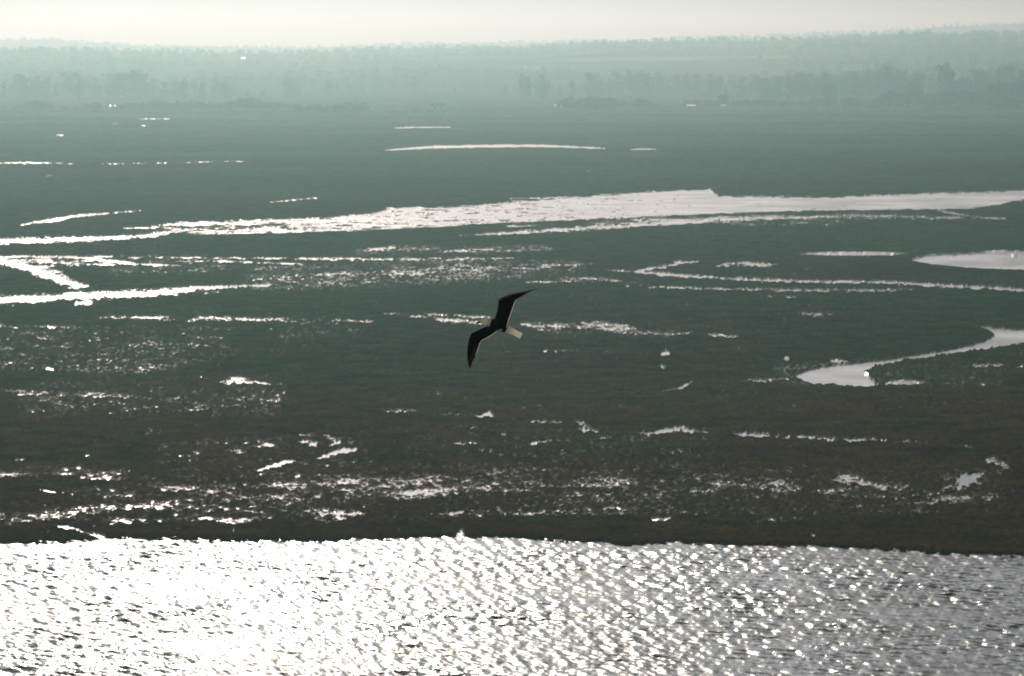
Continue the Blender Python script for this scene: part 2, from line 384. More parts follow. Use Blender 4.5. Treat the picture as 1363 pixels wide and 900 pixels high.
def build_ground():
    u_in = np.linspace(-.186, .186, 1430)
    tail = np.geomspace(.004, .36, 22)
    us = np.concatenate([-(.186 + tail[::-1]), u_in, .186 + tail])
    rows = np.arange(757, 142.5, -0.8)
    _, y_marsh = on_ground(np.full(rows.shape, CX), rows)
    y_near = np.linspace(30, y_marsh[0] - 6, 24)
    y_far = np.geomspace(y_marsh[-1] * 1.004, 9500, 190)
    ys = np.concatenate([y_near, y_marsh, y_far])
    X = us[None, :] * ys[:, None]
    Y = np.repeat(ys[:, None], len(us), 1)
    px, py = project(X, Y, 0.0)
    fade = np.clip(800.0 / Y, .12, 1)
    nf = fbm(X, Y, 1.1, 1, 3, .6)
    nm = fbm(X, Y, 4.5, 11, 3)
    nff = fbm(X, Y, .6, 71, 2, .6) * sstep(1050, 450, Y)
    nl = fbm(X, Y, 26, 21, 3)
    nx = fbm(X, Y, 130, 31, 4)
    blot = fbm(X, Y, 7, 41, 3)
    edge = .55 * nm + .45 * nf                                        # ragged edges

    W = np.zeros_like(X)
    for w, rag, pts in STROKES:
        pts = sorted(pts)
        x0, x1 = pts[0][0], pts[-1][0]
        hm = max(p[2] for p in pts)
        y0, y1 = min(p[1] for p in pts) - 3 * hm, max(p[1] for p in pts) + 3 * hm
        r = np.where((py[:, 0] > y0) & (py[:, 0] < y1))[0]
        if not len(r): continue
        sl = slice(r[0], r[-1] + 1)
        p, q, e = px[sl], py[sl], edge[sl]
        ends = np.clip(np.minimum(p - x0, x1 - p) / 4 + .3, 0, 1)
        taper = np.clip(np.minimum(p - x0, x1 - p) / (.16 * (x1 - x0) + 2) + .3, .25, 1) if rag >= .3 else 1.0
        d = np.abs(q - interp(pts, p, 1)) / np.maximum(interp(pts, p, 2) * taper, .3)
        if rag >= .7:
            prof = np.exp(-d * d * .8) * np.clip(1 + .22 * blot[sl], .3, 1.6)
        else:
            prof = (1 - sstep(.6, 1.35, d + (.25 + rag) * e * .8)) * np.clip(1 + (.1 + .55 * rag) * blot[sl], .25, 1.5)
        prof = np.where((p > x0 - 2) & (p < x1 + 2), prof * ends, 0)
        W[sl] = np.maximum(W[sl], (w * (.66 if rag == .6 else .82 if rag > .6 else .76 if rag >= .4 else .82) if rag >= .3 else w) * prof)
    for w, rag, up, lo in AREAS:
        a, b = interp(up, px), interp(lo, px)
        x0, x1 = up[0][0], up[-1][0]
        soft = 6.0 if rag >= .9 else 1.2
        e = edge * (soft * .9 if rag >= .9 else rag * 2.6)
        prof = sstep(-soft, soft, py - a + e) * sstep(-soft, soft, b - py + e)
        sx = 40.0 if rag >= .9 else 4.0
        prof = prof * sstep(0, sx, px - x0) * sstep(0, sx, x1 - px)
        big = w * (1 + .26 * blot + .14 * nl + .45 * sstep(640, 1000, px)) if rag == .6 else w
        if rag >= .9: big = w * np.clip(1 + .45 * nl, .1, 1.9)
        W = np.maximum(W, big * prof)
    W = np.maximum(W, np.where(inside(S_CHANNEL, px + edge * 1.6, py + edge * .5), .7, 0))
    # drier vegetated tongues inside the western end of the river
    tong = sstep(520, 330, px) * sstep(284, 300, py) * sstep(322, 312, py)
    W = W - .16 * tong * (nl > .2)

    bed = .275 + .035 * nl * fade
    Z = bed + fade * (.078 * nf + .05 * nm + .07 * nff) - W
    Z = np.maximum(Z, -.2)
    wet = sstep(.11, .0, Z) * (.35 + .65 * sstep(.05, .3, W))
    for mx, my, hw, hh, mh in MOUNDS:
        g = np.exp(-(((px - mx) / hw) ** 2 + ((py - my) / hh) ** 2) * 1.3)
        Z = np.where(g > .03, np.maximum(Z, -.1) * (1 - g) + g * (mh + .05 * nf), Z)
        wet = np.maximum(wet, sstep(.1, .4, g))
    ch = [(S_CHANNEL, 2.6, .34), ([(1212,346),(1235,340.5),(1300,337.5),(1363,335),(1500,330),(1500,362),(1363,359.5),(1310,358),(1240,352)], 1.8, .4)]
    for poly, off, hh in ch:                                          # low cut banks on the far side of the channels
        qx, qy = px + edge * 1.6, py + edge * .5
        inn = inside(poly, qx, qy)
        for f in (1.0, .6, .3):
            Z = np.where(inside(poly, qx, qy + off * f) & ~inn & (W < .4), np.maximum(Z, hh * (1.15 - .35 * f) + .06 * nf), Z)
    # land slopes to the shore and falls off a small bank
    s = py - interp(SHORE, px) + 1.5 * nm + 1.1 * nf + .8 * nff + 1.2 * nl
    near = sstep(-26, -4, s)
    Z = np.where(s > -26, Z * (1 - .45 * near) , Z)
    Z = np.where((s > -9) & (W < .4), np.maximum(Z, .05), Z)
    Z = np.where(s > -1.5, Z + (-1.3 - Z) * sstep(-1.5, 5, s), Z)
    wet = np.where(s > -12, wet * (W > .25), wet)
    inlet = np.exp(-(((px - 613) / 6) ** 2 + ((py - 712) / 7) ** 2))
    Z = Z - .3 * inlet
    H = hill_height(X, Y)
    far = sstep(2480, 2760, Y)
    Z = Z * (1 - far) + (H + .2) * far
    Z = np.where(Y > 2480, np.maximum(Z, .15), Z)

    # colours of soil and plants
    px2, py2 = project(X, Y, Z)
    brown = np.array([.085, .040, .010]); green = np.array([.024, .050, .012]); olive = np.array([.058, .058, .014]); mud = np.array([.075, .040, .014])
    g = np.clip(sstep(560, 430, py) + .35 * nx + .15 * nl, 0, 1)[..., None]
    C = brown * (1 - g) + green * g
    fg = sstep(1250, 2300, Y)[..., None]
    C = C * (1 - fg) + np.array([.085, .115, .05]) * fg
    o = (sstep(.6, 1.6, nl + .4 * nm) * .7)[..., None]
    C = C * (1 - o) + olive * o
    C = C * np.clip(1 + .28 * nx + .26 * nm + .2 * blot, .35, 1.9)[..., None]
    mm = np.clip(wet + .3 * sstep(-20, -5, s), 0, 1)[..., None]
    C = C * (1 - mm) + mud * mm
    # fields, hedged and ploughed, on the land beyond the marsh
    a = .35
    fx, fy = (X * math.cos(a) + Y * math.sin(a)) / 330, (Y * math.cos(a) - X * math.sin(a)) / 260
    fx = fx + .35 * nx * .3
    cell = _hash(np.floor(fx), np.floor(fy), 5)
    pal = np.array([[.05, .07, .03], [.09, .08, .045], [.06, .075, .03], [.035, .045, .025], [.12, .105, .06], [.05, .06, .035]])
    F = pal[np.clip((cell * 6).astype(int), 0, 5)] * 1.5
    straw = (sstep(690, 850, px2) * sstep(1090, 1020, px2) * sstep(3.6, 1.8, np.abs(py2 - (79 - .014 * (px2 - 830))))) * (Y > 3000) * (Y < 5200)
    straw2 = sstep(690, 700, px2) * sstep(722, 715, px2) * sstep(2, 1, np.abs(py2 - 90)) * (Y > 3000)
    st = np.clip(straw + straw2, 0, 1)[..., None]
    F = F * (1 - st) + np.array([.55, .46, .26]) * st
    ff = sstep(2700, 2900, Y)[..., None]
    C = C * (1 - ff) + F * ff
    wet = wet * (1 - sstep(2500, 2650, Y))

    o = grid_obj('ground', X, Y, Z, ground_material())
    me = o.data
    ca = me.attributes.new('soil', 'FLOAT_COLOR', 'POINT')
    rgba = np.ones((X.size, 4), np.float32); rgba[:, :3] = C.reshape(-1, 3)
    ca.data.foreach_set('color', rgba.ravel())
    wa = me.attributes.new('wet', 'FLOAT', 'POINT'); wa.data.foreach_set('value', wet.astype(np.float32).ravel())
    tag(o, 'dark salt marsh and hazy farmland reaching to the skyline', 'ground', kind='structure')

build_ground()

# ------------------------------------------------------------------ water
def build_marsh_water():
    us = np.linspace(-.5, .5, 90)
    pxs = CX + FPX * us
    rows = np.concatenate([[0.0], np.geomspace(1, 460, 60)])
    X = np.zeros((61, 90)); Y = np.zeros((61, 90))
    base = interp(SHORE, pxs) - 8
    for i, r in enumerate(rows):
        py = base - r * (base - 144.5) / 460
        x, y = on_ground(pxs, py)
        X[i], Y[i] = x, y
    o = grid_obj('marsh_water', X, Y, np.zeros_like(X), water_material('marsh_water', (.05, .12, .09), .21, .9, .03))
    tag(o, 'still bright water lying in the channels and pools of the marsh', 'water', kind='structure')

def build_sea():
    u_in = np.linspace(-.186, .186, 1250)
    tail = np.geomspace(.01, 1.6, 16)
    us = np.concatenate([-(.186 + tail[::-1]), u_in, .186 + tail])
    ys = np.concatenate([np.geomspace(12, 210, 24), np.arange(212, 352, .145)])
    X = us[None, :] * ys[:, None]; Y = np.repeat(ys[:, None], len(us), 1)
    w = np.random.RandomState(3)
    Z = np.zeros_like(X)
    gust = fbm(X, Y, 14, 61, 3)
    n = 90
    for i in range(n):
        lam = .32 * (2.1 / .32) ** w.rand()
        th = R(36) + w.randn() * R(27)
        k = 2 * math.pi / lam
        slope = .235 / math.sqrt(n) * 1.414 * (lam / 1.0) ** .2
        ph = k * (X * math.cos(th) + Y * math.sin(th)) + w.rand() * 6.283
        Z += slope / k * np.sin(ph)
    Z *= np.clip(1 + .2 * gust, .5, 1.5)
    inn = (np.abs(us) < .187)[None, :] & (ys > 211)[:, None]
    shoal = .8 + .2 * sstep(348, 318, Y)
    Z = np.where(inn, Z * shoal, 0) + SEA_Z
    o = grid_obj('sea_water', X, Y, Z, water_material('sea_water', (.035, .13, .10), .24, 5.5, .022))
    tag(o, 'rippled shallow water glittering with sunlight along the marsh shore', 'water', kind='structure')

build_marsh_water()
build_sea()

# ------------------------------------------------------------------ trees
leaf_m = simple('leaves', (.014, .019, .014), .8, .1, vary=.35, scale=.6)
twig_m = simple('twigs', (.035, .034, .03), .85, .1, vary=.3, scale=.8)
bark_m = simple('bark', (.07, .06, .05), .9, .1)

def leaf_quads(centres, size, r):
    V, F = [], []
    for c in centres:
        a = Vector((r.gauss(0, 1), r.gauss(0, 1), r.gauss(0, 1))).normalized()
        b = a.orthogonal().normalized(); b.rotate(Matrix.Rotation(r.random() * 6.28, 3, a))
        t = a.cross(b)
        s = size * r.uniform(.6, 1.3); q = s * r.uniform(.45, .8)
        i = len(V); c = Vector(c)
        V += [c - b * s, c + t * q, c + b * s * .9, c - t * q]
        F.append((i, i + 1, i + 2, i + 3))
    return V, F

def tube(V, F, p, q, r0, r1, n=6):
    p, q = Vector(p), Vector(q)
    d = (q - p).normalized(); a = d.orthogonal().normalized(); b = d.cross(a)
    i = len(V)
    for k in range(n): V.append(p + (a * math.cos(6.2832 * k / n) + b * math.sin(6.2832 * k / n)) * r0)
    for k in range(n): V.append(q + (a * math.cos(6.2832 * k / n) + b * math.sin(6.2832 * k / n)) * r1)
    for k in range(n): F.append((i + k, i + (k + 1) % n, i + n + (k + 1) % n, i + n + k))
    F.append(tuple(i + n + k for k in range(n)))

def clump_points(lobes, per, r):
    pts = []
    for (c, s) in lobes:
        for _ in range(per):
            v = Vector((r.gauss(0, 1), r.gauss(0, 1), r.gauss(0, 1))).normalized() * (r.random() ** .45)
            pts.append((c[0] + v.x * s[0], c[1] + v.y * s[1], c[2] + v.z * s[2]))
    return pts

def make_shape(kind, seed):
    """crown and trunk meshes at the real height 1 (unit) scaled later"""
    r = random.Random(seed)
    V, F = [], []
    if kind == 'shrub':                                         # 5 m high, 8 m wide
        lobes = [((r.uniform(-2.6, 2.6), r.uniform(-1.6, 1.6), r.uniform(1.3, 3.0)), (r.uniform(1.4, 2.2),) * 2 + (r.uniform(1.1, 1.7),)) for _ in range(8)]
        cv, cf = leaf_quads(clump_points(lobes, 75, r), .48, r)
        tube(V, F, (0, 0, -.4), (.1, 0, 1.6), .22, .12)
        for k in range(4):
            a = r.random() * 6.28; tube(V, F, (.05, 0, .7), (1.8 * math.cos(a), 1.8 * math.sin(a), 2.6), .1, .03, 5)
    elif kind == 'round':                                       # 12 m high
        lobes = [((r.uniform(-2.4, 2.4), r.uniform(-2.2, 2.2), r.uniform(4.6, 9.6)), (r.uniform(1.7, 2.7),) * 2 + (r.uniform(1.5, 2.3),)) for _ in range(12)]
        lobes += [((r.uniform(-2.4, 2.4), r.uniform(-2, 2), r.uniform(2.2, 4)), (1.8, 1.8, 1.5)) for _ in range(4)]
        cv, cf = leaf_quads(clump_points(lobes, 75, r), .6, r)
        tube(V, F, (0, 0, -.5), (.2, 0, 5), .42, .25); tube(V, F, (.2, 0, 5), (.1, .2, 10), .25, .06)
        for k in range(6):
            a = r.random() * 6.28; z = r.uniform(3, 6); tube(V, F, (.1, 0, z), (3 * math.cos(a), 3 * math.sin(a), z + 2.6), .16, .04, 5)
    else:                                                       # 'poplar': 22 m high, thin winter twigs
        pts = []
        tube(V, F, (0, 0, -.8), (.2, .1, 9), .42, .3); tube(V, F, (.2, .1, 9), (.1, 0, 21), .3, .05)
        for k in range(30):
            a = r.random() * 6.28; z = r.uniform(1.5, 18); L = r.uniform(2.0, 4.2) * (1.1 - .5 * (z / 21)); rise = r.uniform(2.2, 4.5)
            e = Vector((.15 + L * math.cos(a), L * math.sin(a), min(z + rise, 21.8)))
            tube(V, F, (.15, .05, z), e, .12, .03, 4)
            for t in range(34):
                f = r.uniform(.3, 1.08); s = .75
                pts.append((.15 + (e.x - .15) * f + r.gauss(0, s), e.y * f + r.gauss(0, s), z + (e.z - z) * f + r.gauss(0, s)))
        cv, cf = leaf_quads(pts, .55, r)
    return (cv, cf), (V, F)

PROTO = {}
def protos(kind, n, mat):
    out = []
    for k in range(n):
        (cv, cf), (tv, tf) = make_shape(kind, 100 * len(PROTO) + k + 1)
        cm = bpy.data.meshes.new('crown'); cm.from_pydata([tuple(v) for v in cv], [], cf); cm.materials.append(mat)
        tm = bpy.data.meshes.new('trunk'); tm.from_pydata([tuple(v) for v in tv], [], tf); tm.materials.append(bark_m)
        out.append((cm, tm))
    PROTO[kind] = out
protos('shrub', 6, leaf_m); protos('round', 5, leaf_m); protos('poplar', 7, twig_m)
NATURAL = {'shrub': 4.6, 'round': 11.5, 'poplar': 21.5}

def ground_z(x, y):
    far = float(sstep(2480, 2760, np.float64(y)))
    h = float(hill_height(np.array([x], float), np.array([y], float))[0])
    return .25 * (1 - far) + (h + .2) * far

def tree(kind, name, px, Y, top, label, cat, group, widen=1.0):
    """a tree rooted on the land at distance Y whose tip reaches photo row 'top'"""
    x = at_dist(px, 140, Y)[0]
    z0 = ground_z(x, Y) - .1
    h = max(at_dist(px, top, Y)[2] - z0, 1.5)
    s = h / NATURAL[kind]
    t = empty(name, (x, Y, z0), rng.random() * 6.28)
    t.scale = (s * widen * rng.uniform(.9, 1.15), s * widen * rng.uniform(.9, 1.15), s)
    tag(t, label, cat, group)
    cm, tm = rng.choice(PROTO[kind])
    link(bpy.data.objects.new('crown', cm), t)
    link(bpy.data.objects.new('trunk', tm), t)
    return t

HEDGE_L = [(0,139),(28,140),(45,134),(56,133),(70,139),(90,141),(110,140),(124,135),(136,141),(160,138),(180,136),(200,136),(215,132),(232,137),(245,133),(254,133),
           (270,135),(290,135),(312,134),(333,128),(350,134),(372,135),(390,137)]
HEDGE_M = [(405,141),(424,137),(450,138),(470,134),(500,149),(530,146),(545,147),(568,146),(592,149),(620,147),(650,146)]
HEDGE_C = [(755,131),(772,128),(790,127),(808,129),(826,131),(852,131),(872,137),(888,140)]
HEDGE_R = [(922,132),(936,131),(950,132),(985,133),(1000,132),(1015,131),(1032,133),(1050,134),(1068,134),(1085,131),(1100,128)]
HEDGE_F = [(1130,128),(1146,130),(1162,132),(1178,126),(1192,119),(1206,124),(1240,122),(1258,119),(1276,118),(1292,124),(1310,112),(1328,108),(1346,107),(1362,105)]
def hedge(pts, base, label, group, y_of=None):
    for px, top in pts:
        for k in range(2):
            _, Y = on_ground(px, base + rng.uniform(-.8, .8))
            tree('shrub', 'hedge_shrub', px + (k - .5) * 10 + rng.uniform(-3, 3), Y + k * 25, top + k * rng.uniform(0, 3), label, 'shrub', group, 1.1)
hedge(HEDGE_L, 147.5, 'low bluish shrub in the hedge along the far marsh at left', 'shrubs of the left marsh hedge')
hedge(HEDGE_M, 152, 'faint pale shrub in the low broken hedge amid the hazy marsh edge', 'shrubs of the faint middle hedge')
hedge(HEDGE_C, 146, 'soft rounded shrub in the thicket just right of the white shed', 'shrubs of the central thicket')
hedge(HEDGE_R, 144, 'blue grey shrub in the straight hedge around the lone round tree', 'shrubs of the right hedge')
hedge(HEDGE_F, 143.5, 'dark shrub in the thick belt below the rightmost tall trees', 'shrubs of the far right belt')

tree('round', 'round_tree', 963, 2560, 124, 'dark ball shaped tree rising alone above the straight hedge', 'tree', None, 1.05)
tree('round', 'round_tree', 1105, 2620, 110, 'domed tree standing above the hedge midway to the right frame edge', 'tree', None, 1.05)
tree('round', 'round_tree', 1218, 2640, 104, 'leaning broad tree just left of the tallest dark tree', 'tree', None, 1.0)
tree('round', 'round_tree', 1261, 2700, 81, 'tallest dark tree of the right hand clump above the marsh', 'tree', None, .85)
tree('round', 'round_tree', 1283, 2720, 100, 'rounded tree in the clump right beside the tallest dark tree', 'tree', None, .9)
tree('round', 'round_tree', 852, 2560, 130, 'small round tree at the end of the central thicket', 'tree', None, 1.0)
tree('round', 'round_tree', 474, 2600, 132, 'small round tree at the end of the faint middle hedge', 'tree', None, 1.0)
tree('round', 'round_tree', 335, 2600, 129, 'small domed tree breaking the line of the left hedge', 'tree', None, 1.0)

ROW_A = [(8,108),(22,98),(36,99),(50,101),(64,103),(90,95),(102,96),(116,105),(130,104),(144,99),(158,97),(170,94),(182,93),(195,97),(206,112),
         (222,110),(234,106),(246,104),(258,107),(272,109),(286,104),(298,105),(312,112),(330,118),(352,120),(384,104),(392,106),(410,122)]
ROW_B = [(428,116),(440,106),(452,112),(468,113),(480,111),(494,110),(508,111),(522,112),(538,107),(552,109),(566,114),(580,110),(592,112),(608,114),
         (620,110),(632,112),(646,108),(658,110),(670,111),(684,113)]
ROW_C = [(694,97),(700,102),(714,101),(722,100),(732,108),(748,112),(764,106),(780,97),(794,98),(810,104),(824,96),(838,94),(852,95),(864,96),(878,94),(890,104),(904,98),
         (918,97),(932,98),(946,97),(958,104),(974,99)]
ROW_D = [(990,102),(1004,100),(1018,104),(1034,99),(1050,96),(1064,94),(1078,97),(1094,95),(1110,98),(1126,94),(1140,97),(1158,91),(1172,90),(1186,88),
         (1200,94),(1214,96),(1240,98),(1298,90),(1312,94),(1330,86),(1344,85),(1358,92),(1372,90)]
def row(pts, Y0, label, group, wid=1.0):
    for px, top in pts:
        tree('poplar', 'tall_tree', px + rng.uniform(-3, 3), Y0 + rng.uniform(-90, 120), top + rng.uniform(-1, 1), label, 'tree', group, wid * rng.uniform(1.0, 1.4))
        tree('poplar', 'tall_tree', px + 7 + rng.uniform(-3, 3), Y0 + rng.uniform(0, 220), top + rng.uniform(1, 9), label, 'tree', group, wid * rng.uniform(1.1, 1.6))
row(ROW_A, 2900, 'tall grey tree in the hazy wood behind the left marsh hedge', 'tall trees behind the left hedge', 1.25)
row(ROW_B, 3150, 'faded tall tree in the palest stretch of wood left of the twin bare trees', 'tall trees of the pale middle wood', 1.2)
row(ROW_C[:5], 2850, 'slender bare tree of the thin group just left of the white shed', 'slender bare trees by the white shed', .8)
row(ROW_C[5:], 2980, 'tall misty tree in the row behind the central thicket', 'tall trees behind the central thicket', 1.2)
row(ROW_D, 2850, 'tall misty tree in the row behind the hedges at the right', 'tall trees behind the right hedges', 1.25)

# far woods and hedgerows that read as one mass
def build_woods():
    r = random.Random(21)
    base = []
    for k in range(6):
        lobes = [((r.uniform(-3, 3), r.uniform(-3, 3), r.uniform(3, 8)), (2.6, 2.6, 2.2)) for _ in range(6)]
        v, f = leaf_quads(clump_points(lobes, 9, r), 1.5, r)
        base.append((np.array([tuple(a) for a in v]), np.array(f)))
    spots = []
    for _ in range(950):                                            # crest of the nearer hills
        px = r.uniform(-250, 1620); spots.append((px, r.uniform(4600, 5000), r.uniform(.35, .85)))
    for _ in range(1000):                                           # crest of the farther hills
        px = r.uniform(-250, 1620); spots.append((px, r.uniform(7000, 7350), r.uniform(.4, .9)))
    for _ in range(26):                                             # hedgerows between the fields
        px, Y = r.uniform(-200, 1560), r.uniform(3300, 4600); L = r.uniform(80, 260)
        for k in range(int(L / 5)):
            spots.append((px + k * 5 + r.uniform(-2, 2), Y + r.uniform(-12, 12) + k * r.uniform(-1, 1), r.uniform(.4, 1.0)))
    for _ in range(900):                                            # wooded slopes
        px = r.gauss(r.choice([60, 420, 1180, 1320]), 90); spots.append((px, r.uniform(3300, 4700), r.uniform(.6, 1.2)))
    Vs, Fs, n = [], [], 0
    xs = np.array([at_dist(p, 140, Y)[0] for p, Y, s in spots]); ysn = np.array([s[1] for s in spots])
    hz = hill_height(xs, ysn)
    for (px, Y, s), x, z in zip(spots, xs, hz):
        v, f = r.choice(base)
        a = r.random() * 6.28; c, sn = math.cos(a), math.sin(a)
        q = v * s
        q = np.stack([q[:, 0] * c - q[:, 1] * sn + x, q[:, 0] * sn + q[:, 1] * c + Y, q[:, 2] + z - .6], -1)
        Vs.append(q); Fs.append(f + n); n += len(v)
    me = bpy.data.meshes.new('woodland')
    me.from_pydata(np.concatenate(Vs).tolist(), [], np.concatenate(Fs).tolist()); me.materials.append(leaf_m)
    o = link(bpy.data.objects.new('woodland', me))
    tag(o, 'far woods and hedgerows fading into haze on the low hills', 'woods', kind='stuff')
build_woods()

# ------------------------------------------------------------------ farm buildings at the marsh edge
white_m = simple('limewash', (.78, .77, .72), .8, .2, vary=.06, scale=2)
tin_m = simple('bright_tin_roof', (.75, .76, .76), .34, .5, 1.0, vary=.08, scale=1.2)
tile_m = simple('clay_tiles', (.30, .13, .07), .8, .2, vary=.25, scale=5)
slate_m = simple('slate_roof', (.12, .12, .13), .5, .4, vary=.2, scale=4)
door_m = simple('painted_door', (.10, .14, .16), .6, .3)
pane_m = simple('window_pane', (.03, .035, .04), .1, .5, vary=.1)

def shed(name, px, py, Y, w, d, h, pitch_front, roof_mat, label, cat, rz=0.0, wall=None):
    """a small building: walls, an asymmetric roof with the long side to the marsh, a door and windows"""
    x, y, _ = at_dist(px, py, Y)
    z0 = ground_z(x, Y) - .15
    t = empty(name, (x, Y, z0), rz); tag(t, label, cat)
    rise = math.tan(R(pitch_front)) * d * .6
    a, b = w / 2, d / 2
    ry = -b + d * .6
    V = [(-a, -b, 0), (a, -b, 0), (a, b, 0), (-a, b, 0), (-a, -b, h), (a, -b, h), (a, b, h), (-a, b, h), (-a, ry, h + rise), (a, ry, h + rise)]
    F = [(0, 1, 5, 4), (2, 3, 7, 6), (1, 2, 6, 9, 5), (3, 0, 4, 8, 7)]
    mesh_obj('wall', V, F, wall or white_m, t)
    e, th = .35, .14
    def slope(y0, z0_, y1, z1):
        return [(-a - e, y0, z0_), (a + e, y0, z0_), (a + e, y1, z1), (-a - e, y1, z1)]
    front = slope(-b - e, h - e * math.tan(R(pitch_front)) + .03, ry, h + rise + .03)
    back_p = rise / (d * .4)
    back = slope(ry, h + rise + .03, b + e, h - e * back_p + .03)
    V = front + back + [(p[0], p[1], p[2] + th) for p in front + back]
    F = [(0, 3, 2, 1), (4, 7, 6, 5), (8, 9, 10, 11), (12, 13, 14, 15), (0, 1, 9, 8), (7, 15, 14, 6)[::-1], (0, 8, 11, 3), (1, 2, 10, 9), (4, 12, 15, 7), (5, 6, 14, 13)]
    mesh_obj('roof', V, F, roof_mat, t)
    def panel(nm, cx, z0_, z1, hw, m):
        yy = -b - .06
        V = [(cx - hw, yy, z0_), (cx + hw, yy, z0_), (cx + hw, yy, z1), (cx - hw, yy, z1), (cx - hw, -b + .02, z0_), (cx + hw, -b + .02, z0_), (cx + hw, -b + .02, z1), (cx - hw, -b + .02, z1)]
        mesh_obj(nm, V, [(0, 1, 2, 3), (1, 5, 6, 2), (4, 0, 3, 7), (3, 2, 6, 7), (0, 4, 5, 1)], m, t)
    panel('door', -w * .2, .1, min(2.1, h - .2), .5, door_m)
    panel('window', w * .22, 1.0, min(1.9, h - .2), .45, pane_m)
    return t

shed('shed', 743, 143, 2520, 5.5, 5.0, 2.3, 13, tin_m, 'small white shed with a gleaming roof between bare trees and thicket', 'shed')
shed('shed', 920, 143, 2505, 6.0, 5.5, 2.4, 13, tin_m, 'small shed with brightly sunlit roof at the start of the straight hedge', 'shed', R(2))
shed('shed', 963, 138, 2530, 3.2, 3.2, 2.2, 12, tin_m, 'tiny pale hut in front of the dark ball shaped tree', 'hut')
shed('barn', 324, 80, 4350, 4.6, 7, 3, 14, tin_m, 'lone barn whose roof glints white on the far left hillside', 'barn')
shed('farmhouse', 1212, 134, 2560, 13, 7, 3.2, 30, slate_m, 'long pale farmhouse half hidden at the foot of the right hand trees', 'farmhouse')
shed('shed', 150, 144, 2480, 3.4, 3.4, 2.6, 12, tin_m, 'tiny pale hut at a gap in the left hedge', 'hut')
shed('farmhouse', 583, 147, 2500, 12, 6, 2.6, 28, slate_m, 'long low pale house beside the faint middle hedge', 'farmhouse')
shed('farmhouse', 708, 91, 3900, 14, 8, 3.5, 32, tile_m, 'far tiny farmhouse with clay roof above the slender bare trees', 'farmhouse')

